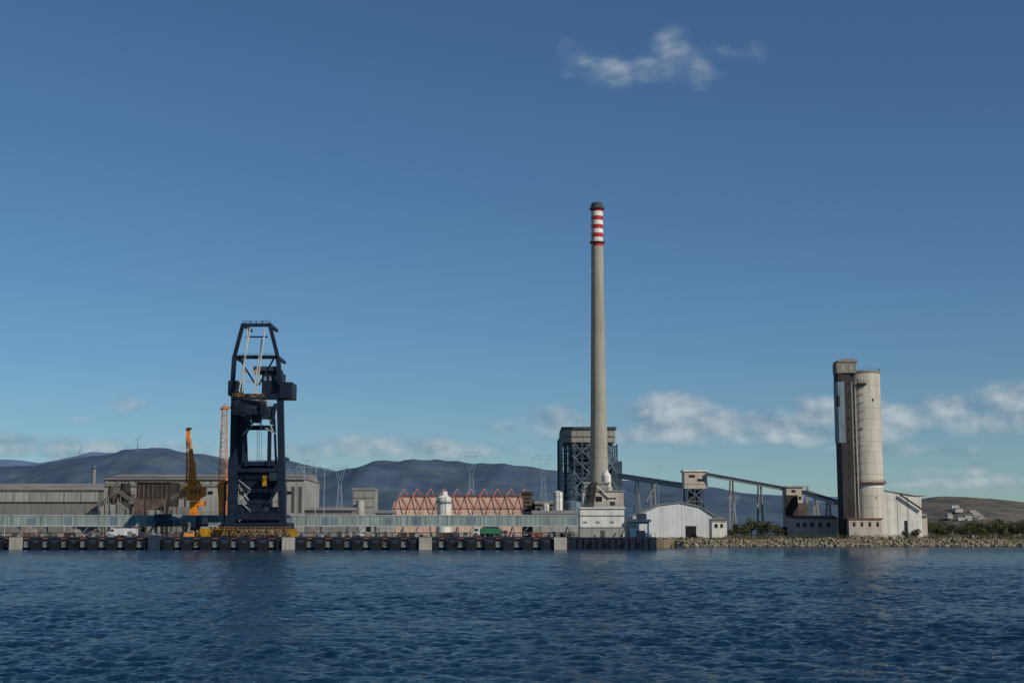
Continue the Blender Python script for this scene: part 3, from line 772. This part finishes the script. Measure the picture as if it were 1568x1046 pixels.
# ================= CEMENT SILO
s=Ob('concrete_silo'); D=530
sc=D/F
xc=X(1330,D,700); R=28.0*sc; yc=D+R
s.cyl('cylinder',M['silo'],xc,yc,G,Z(570,D),R,n=72)
s.cyl('rim',M['silom'],xc,yc,Z(570,D),Z(567,D),R+.25,n=72)
yy=590
while yy<800: s.cyl('pour_joints',M['silom'],xc,yc,Z(yy,D),Z(yy,D)+.07,R+.03,n=72,cap=False); yy+=17
for k in range(30):
    a=k/30*6.283; p=Vector((xc+R*math.cos(a),yc+R*math.sin(a),Z(567,D))); s.beam('rim_rail',M['silod'],p,p+Vector((0,0,1.1)),.09)
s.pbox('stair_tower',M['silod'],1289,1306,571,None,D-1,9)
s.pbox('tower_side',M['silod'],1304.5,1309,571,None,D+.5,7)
s.pbox('penthouse',M['silom'],1281,1311,555.5,571,D-1.5,6.5); s.prism('penthouse_roof',M['silom'],[P(1280.5,555.3,D),P(1312,555.3,D),P(1312,552,D),P(1296,549.5,D),P(1280.5,553,D)],D-1.8,D+5.3)
for px in(1290,1302): s.pbox('penthouse_windows',M['silo'],px,px+2.4,561,567,D-1.56,.08)
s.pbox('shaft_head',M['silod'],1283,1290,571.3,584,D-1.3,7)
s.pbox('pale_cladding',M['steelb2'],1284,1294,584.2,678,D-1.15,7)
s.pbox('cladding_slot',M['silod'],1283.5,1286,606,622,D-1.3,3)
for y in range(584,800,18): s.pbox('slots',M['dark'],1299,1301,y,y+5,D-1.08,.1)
s.beam('riser_a',M['silom'],(X(1311,D),D+.2,G),(X(1311,D),D+.2,Z(585,D)),.5)
s.beam('riser_b',M['conc'],(X(1316,D),D+.1,G),(X(1316,D),D+.1,Z(585,D)),.4)
s.beam('riser_c',M['silod'],(X(1320,D),D-.1,G),(X(1320,D),D-.1,Z(580,D)),.2)
for y in range(590,735,13): s.beam('brackets',M['silom'],V(1308,y,D),V(1322,y,D),.18)
s.pbox('landing',M['browd'],1314,1327,586,589,D-1,1.6); rail(s,'landing_rail',M['browd'],V(1314,586,D-1),V(1327,586,D-1),1,1,.08)
for px,py in((1318,655),(1312,725),(1340,760),(1336,610)): s.pbox('ports',M['dark'],px,px+2.0,py,py+4,D-.2+abs(px-1329)*.05,.6)
zz=Z(739,D); n=40
for k in range(n):
    a=-2.0+k/n*2.2;a2=-2.0+(k+1)/n*2.2;r=R+.7
    p0=Vector((xc+r*math.cos(a),yc+r*math.sin(a),zz));p1=Vector((xc+r*math.cos(a2),yc+r*math.sin(a2),zz))
    s.beam('walkway',M['rust'],p0,p1,1.0,.35); s.beam('walkway',M['rust'],p0+Vector((0,0,1)),p1+Vector((0,0,1)),.09)
    if k%2==0: s.beam('walkway',M['rust'],p0,p0+Vector((0,0,1)),.09)
s.cyl('ring_band',M['white'],xc,yc,Z(746,D),Z(742,D),R+.04,n=72,cap=False)
s.pbox('base_building',M['pinkw'],1300,1350,795,None,D-4,5); s.pbox('base_roof',M['rust'],1298,1352,793,795,D-4.4,5.8)
for px in(1306,1318,1330,1342): s.pbox('base_windows',M['browd'],px,px+4,799,806,D-4.06,.1)
s.done()
s=Ob('loading_annex'); D=545
s.prism('walls',M['white'],[(X(1352,D),G),(X(1412,D),G),(X(1412,D),Z(760,D)),(X(1395,D),Z(760,D)),(X(1360,D),Z(752,D)),(X(1352,D),Z(752,D))],D,D+10)
s.beam('roof',M['greyl'],V(1350,751.5,D+5),V(1396,759.5,D+5),10.6,.3); s.beam('roof',M['greyl'],V(1396,759.5,D+5),V(1413,759.5,D+5),10.6,.3)
s.pbox('seams',M['conc'],1374,1375,756,None,D-.06,.1); s.pbox('seams',M['conc'],1390,1391,760,None,D-.06,.1)
s.beam('conveyor',M['silod'],V(1378,757,D-1),V(1412,780,D-1),.6)
s.pbox('door',M['dark'],1385,1390,797,None,D-.07,.1); s.done()

# ================= PYLONS
def pylon(px,ytop,D):
    p=Ob('electricity_pylon'); xx,zt=P(px,ytop,D); 
    h=zt-G; w=h*.12
    zw=G+h*.7; t=max(.2,D*0.0002)
    lattice(p,'body',M['pylon'],(xx,D,G),(xx,D,zw),w,7,t,w*.3,t*.6)
    aw=h*.135
    for s_ in(-1,1):
        p.beam('head',M['pylon'],(xx+s_*w*.15,D,zw),(xx+s_*aw*.55,D,zt-h*.06),t)
        p.beam('head',M['pylon'],(xx+s_*aw*.55,D,zt-h*.06),(xx+s_*aw*.75,D,zt),t)
        p.beam('head',M['pylon'],(xx,D,zw+h*.06),(xx+s_*aw*.35,D,zt-h*.06),t)
        p.beam('head',M['pylon'],(xx+s_*aw,D,zt-h*.08),(xx+s_*aw*.6,D,zt-h*.03),t)
        p.beam('insulators',M['pylon'],(xx+s_*aw*.98,D,zt-h*.08),(xx+s_*aw*.98,D,zt-h*.13),t)
    p.beam('crossarm',M['pylon'],(xx-aw,D,zt-h*.08),(xx+aw,D,zt-h*.08),t*1.2)
    p.beam('crossarm',M['pylon'],(xx-aw*.6,D,zt-h*.04),(xx+aw*.6,D,zt-h*.04),t)
    p.done()
for a in((722,687,1300),(521,708,1500),(832,693,1350),(1124,757,1700),(470,706,1600),(452,715,1900),(905,735,1900)): pylon(*a)
# wind turbines standing on the ridge of the hills
for px,yh in((211,674),(195,692),(277,700),(122,694)):
    t=Ob('wind_turbine'); D=5980; x,z=P(px,yh,D); zb=Z(interp(mid,px),D)-12
    t.cyl('tower',M['turb'],x,D,zb,z,2.4,1.6,8); t.box('nacelle',M['turb'],x-2.2,x+2.2,D-7,D+5,z-1,z+3)
    a0=random.uniform(0,2)
    for k in range(3):
        a=a0+k*2.094; t.beam('blades',M['turb'],(x,D-8,z+1),(x+30*math.cos(a),D-8,z+1+30*math.sin(a)),2.2,1)
    t.done()
w=Ob('power_line_wires')
for A,Bq in(((722,694,1300),(832,697,1350)),((521,712,1500),(722,694,1300)),((470,709,1600),(521,712,1500))):
    for off in(-8,0,8):
        a=V(*A)+Vector((off,0,-2));b_=V(*Bq)+Vector((off,0,-2)); pr=None
        for k in range(13):
            f=k/12;p=a.lerp(b_,f); p.z-=10*4*f*(1-f)*.6
            if pr: w.beam('wires',M['pylon'],pr,p,.08)
            pr=p
w.done()
for px,yt,D in((466,706,470),(484,716,480),(497,718,500),(8,790,410),(640,790,440),(770,788,440),(560,789,440),(1008,716,640),(352,757,600),(830,780,440),(690,790,440),(100,790,440)):
    l=Ob('street_lamp'); x,z=P(px,yt,D); l.cyl('pole',M['stay'],x,D,G,z,.13,.08,8); l.beam('arm',M['stay'],(x,D,z),(x+1.2,D,z+.15),.1); l.beam('lamp_head',M['roofd'],(x+1.0,D,z+.15),(x+1.7,D,z+.12),.3,.14); l.done()

# ================= VEHICLES
def wheel(o,x,y,z,r):
    o.add('wheels',M['tyre'],[(x+r*math.cos(a*.5236),yy,z+r*math.sin(a*.5236)) for yy in(y-.12,y+.12) for a in range(12)],[tuple(range(12)),tuple(range(23,11,-1))]+[(i,12+i,12+(i+1)%12,(i+1)%12) for i in range(12)])
def car(name,px,D,zb,m,kind='car',L_=4.4):
    o=Ob(name); x=X(px,D)
    if kind=='van':
        L_=5.6;pr=[(0,.4),(L_,.4),(L_,2.3),(L_-.1,2.45),(1.5,2.45),(.75,1.45),(.05,1.15)];gl=[(.95,1.5),(2.2,1.5),(2.2,2.2),(1.5,2.2)]
    else:
        pr=[(0,.35),(L_,.35),(L_,.85),(3.9,.95),(3.2,1.45),(1.8,1.48),(1.1,.98),(.1,.8)];gl=[(1.35,.98),(3.55,.98),(3.1,1.38),(1.85,1.4)]
    o.prism('body',m,[(x+a,zb+b_) for a,b_ in pr],D,D+1.8)
    o.prism('windows',M['glass'],[(x+a,zb+b_) for a,b_ in gl],D-.03,D+1.83)
    for wx in(.9,L_-.9):
        for yy in(D+.08,D+1.72): wheel(o,x+wx,yy,zb+.33,.33)
    o.done()
def truck(px,D,zb,load,cab):
    o=Ob('dump_truck'); x=X(px,D)
    o.box('chassis',M['tyre'],x,x+8,D+.3,D+2.1,zb+.6,zb+.85)
    o.prism('cab',M[cab],[(x,zb+.6),(x+2,zb+.6),(x+2,zb+2.7),(x+.5,zb+2.7),(x+.05,zb+1.6)],D,D+2.4)
    o.prism('windows',M['glass'],[(x+.3,zb+1.65),(x+1.6,zb+1.65),(x+1.6,zb+2.4),(x+.6,zb+2.4)],D-.03,D+2.43)
    o.prism('load_body',M[load],[(x+2.3,zb+1.0),(x+7.8,zb+.9),(x+8.3,zb+2.4),(x+2.2,zb+2.5)],D,D+2.4)
    for wx in(1.0,5.4,6.8):
        for yy in(D+.1,D+2.3): wheel(o,x+wx,yy,zb+.5,.5)
    o.done()
car('delivery_van',163,415,dk,M['carw'],'van'); car('delivery_van',180,417,dk,M['carw'],'van'); car('parked_car',528,414,dk,M['carg']); car('parked_car',545,416,dk,M['carw'])
truck(724,414,dk,'green','carw'); car('parked_car',480,419,dk,M['carg'])
car('parked_car',1485,700,G,M['carw'])
for px,m,l in((612,'browd',5),(672,'brown',5),(812,'rust',4),(690,'navy2',5),(20,'brown',6),(205,'navy2',5),(90,'browd',5)):
    cn=Ob('cargo_skip'); D=420; x=X(px,D); 
    cn.prism('bin',M[m],[(x+.3,dk),(x+l-.3,dk),(x+l,dk+1.2),(x,dk+1.2)],D,D+2.2)
    for k in range(int(l)): cn.box('ribs',M['roofd'],x+.5+k*.9,x+.58+k*.9,D-.06,D-.005,dk+.1,dk+1.15)
    cn.done()
pk=Ob('quay_pipework')
for k in range(2): pk.rod('pipes' if k else 'pipe_upper',M['brown' if k else 'stay'],(xl,422+k*.6,dk+.6+.6*k),(X(880,422),422+k*.6,dk+.6+.6*k),.14)
px=-80
while px<880: 
    x=X(px,422); pk.box('supports',M['browd'],x,x+.25,421.8,422.8,dk,dk+1.3); px+=20
for k in range(110):
    px=random.uniform(-60,870); x=X(px,408+random.uniform(0,10)); h=random.uniform(.3,1.5); w_=random.uniform(.3,1.4); y=406+random.uniform(0,12); mm=random.choice(['brown','browd','grey','roofd','greyl'])
    pk.prism('cabinets_'+mm,M[mm],[(x,dk),(x+w_,dk),(x+w_,dk+h),(x+w_*.5,dk+h+.15),(x,dk+h)],y,y+.8)
for k in range(40):
    px=random.uniform(-60,1000); x=X(px,412); y=406+random.uniform(0,14); h=random.uniform(1.5,3.2); pk.beam('posts',M['browd'],(x,y,dk),(x,y,dk+h),.1)
    if k%3==0: pk.beam('posts',M['browd'],(x,y,dk+h),(x+1.5,y,dk+h*.4),.08)
pk.done()

# ================= CAMERA, LIGHT, WORLD
cam=bpy.data.cameras.new('camera'); co=bpy.data.objects.new('camera',cam); scene.collection.objects.link(co)
co.location=(0,0,CAMH); co.rotation_euler=(math.pi/2+TH,0,0); cam.sensor_width=36; cam.lens=F/1568*36; cam.clip_start=.5; cam.clip_end=60000
scene.camera=co
EL=math.radians(34); AZ=math.radians(130)
sd=Vector((math.sin(AZ)*math.cos(EL),math.cos(AZ)*math.cos(EL),math.sin(EL)))
sun=bpy.data.lights.new('sun','SUN'); sun.energy=3.7; sun.angle=math.radians(.5); sun.color=(1,.91,.78)
so=bpy.data.objects.new('sun',sun); scene.collection.objects.link(so); so.rotation_euler=(-sd).to_track_quat('-Z','Y').to_euler(); so.location=(200,-100,200)

wd=bpy.data.worlds.new('World'); scene.world=wd; wd.use_nodes=True
try: wd.cycles.sampling_method='NONE'
except Exception as e: print(e)
nt=wd.node_tree;N=nt.nodes;L=nt.links
bg=N['Background']
sky=N.new('ShaderNodeTexSky'); sky.sky_type='NISHITA'; sky.sun_disc=False; sky.sun_elevation=EL; sky.sun_rotation=AZ
sky.air_density=1.0; sky.dust_density=0.0; sky.ozone_density=3.0; sky.altitude=0
bg.inputs['Strength'].default_value=0.063
tint=N.new('ShaderNodeVectorMath'); tint.operation='MULTIPLY'; L.new(sky.outputs[0],tint.inputs[0]); tint.inputs[1].default_value=(.62,.86,1.06)
tc=N.new('ShaderNodeTexCoord'); sp=N.new('ShaderNodeSeparateXYZ'); L.new(tc.outputs['Generated'],sp.inputs[0])
def math_(op,a,b=None,c=None,clamp=False):
    n=N.new('ShaderNodeMath'); n.operation=op; n.use_clamp=clamp
    for i,v in enumerate((a,b,c)):
        if v is None: continue
        if isinstance(v,(int,float)): n.inputs[i].default_value=v
        else: L.new(v,n.inputs[i])
    return n.outputs[0]
yy_=math_('MAXIMUM',sp.outputs[1],0.05)
a_=math_('DIVIDE',sp.outputs[0],yy_); e_=math_('DIVIDE',sp.outputs[2],yy_)
cb=N.new('ShaderNodeCombineXYZ'); L.new(a_,cb.inputs[0]); L.new(e_,cb.inputs[1])
nz=N.new('ShaderNodeTexNoise'); nz.inputs['Scale'].default_value=24; nz.inputs['Detail'].default_value=5
L.new(cb.outputs[0],nz.inputs['Vector'])
wv=N.new('ShaderNodeVectorMath'); wv.operation='MULTIPLY_ADD'; L.new(nz.outputs['Color'],wv.inputs[0]); wv.inputs[1].default_value=(.024,.012,0)
L.new(cb.outputs[0],wv.inputs[2])
wv2=N.new('ShaderNodeVectorMath'); wv2.operation='ADD'; L.new(wv.outputs[0],wv2.inputs[0]); wv2.inputs[1].default_value=(-.012,-.006,0)
pos=wv2.outputs[0]
blobs=[(935,110,66,26,.62),(1028,80,32,40,.62),(893,98,38,28,.5),(1000,105,64,26,.55),(1135,82,50,20,.3),(1070,104,40,32,.38),(870,62,18,22,.2),(565,190,30,16,.1),
(850,646,50,26,1.0),(1030,634,76,32,1.35),(1090,652,90,28,1.15),(1180,648,80,26,1.1),(1258,632,56,30,1.25),(1360,638,80,28,1.15),(1460,625,80,24,1.0),(1548,610,66,30,1.0),(1000,664,170,20,1.0),(1210,664,210,20,1.0),(1510,644,100,22,.9),(1400,688,130,10,.7),(1498,716,30,15,.9),(1480,736,120,11,.7),(1545,738,70,14,.65),(1420,720,60,8,.5),
(12,684,56,22,1.05),(95,692,56,20,1.0),(150,692,70,16,.9),(186,622,30,14,.5),(130,640,30,8,.4),(450,692,80,16,.85),(560,686,86,20,1.0),(650,690,86,20,1.0),(270,682,70,10,.7),(745,688,70,12,.6),(445,637,26,6,.35),(775,655,44,12,.5),(360,698,130,14,.7)]
dens=None
for cx,cy,rx,ry,sgt in blobs:
    x_,z_=P(cx,cy,1.0); e0=(z_-CAMH); 
    s2=N.new('ShaderNodeVectorMath'); s2.operation='MULTIPLY_ADD'; L.new(pos,s2.inputs[0]); kx=F/(rx*1.2); ky=F/(ry*1.2); s2.inputs[1].default_value=(kx,ky,0); s2.inputs[2].default_value=(-x_*kx,-e0*ky,0)
    s3=N.new('ShaderNodeVectorMath'); s3.operation='DOT_PRODUCT'; L.new(s2.outputs[0],s3.inputs[0]); L.new(s2.outputs[0],s3.inputs[1])
    d_=math_('MULTIPLY_ADD',s3.outputs['Value'],-max(sgt,.3),sgt)
    if dens is None: dens=d_
    else:
        n=N.new('ShaderNodeMath'); n.operation='SMOOTH_MAX'; L.new(dens,n.inputs[0]); L.new(d_,n.inputs[1]); n.inputs[2].default_value=.15; dens=n.outputs[0]
def cnoise(off):
    v2=N.new('ShaderNodeVectorMath'); v2.operation='MULTIPLY_ADD'; L.new(cb.outputs[0],v2.inputs[0]); v2.inputs[1].default_value=(1,1.5,1); v2.inputs[2].default_value=off
    n=N.new('ShaderNodeTexNoise'); n.inputs['Scale'].default_value=32; n.inputs['Detail'].default_value=7; n.inputs['Roughness'].default_value=.52
    L.new(v2.outputs[0],n.inputs['Vector']); return n.outputs['Fac']
n0=cnoise((0,0,0)); n1=cnoise((.005,.009,0))
dd_=math_('ADD',dens,math_('MULTIPLY_ADD',n0,1.3,-.68))
mask=N.new('ShaderNodeMapRange'); mask.interpolation_type='SMOOTHSTEP'; L.new(dd_,mask.inputs['Value']); mask.inputs['From Min'].default_value=-.1; mask.inputs['From Max'].default_value=1.2; mask.inputs['To Max'].default_value=.78
lit=math_('ADD',math_('MULTIPLY_ADD',math_('SUBTRACT',n0,n1),2.6,.22),math_('MULTIPLY',dd_,.36),clamp=True)
mxc=N.new('ShaderNodeMix'); mxc.data_type='RGBA'; L.new(lit,mxc.inputs[0])
mxc.inputs[6].default_value=(2.5,3.9,5.4,1); mxc.inputs[7].default_value=(7.8,8.7,9.2,1)
mx=N.new('ShaderNodeMix'); mx.data_type='RGBA'; L.new(mask.outputs[0],mx.inputs[0]); L.new(tint.outputs[0],mx.inputs[6]); L.new(mxc.outputs[2],mx.inputs[7])
L.new(mx.outputs[2],bg.inputs['Color'])
scene.view_settings.view_transform='Standard'; scene.view_settings.look='None'; scene.view_settings.exposure=0
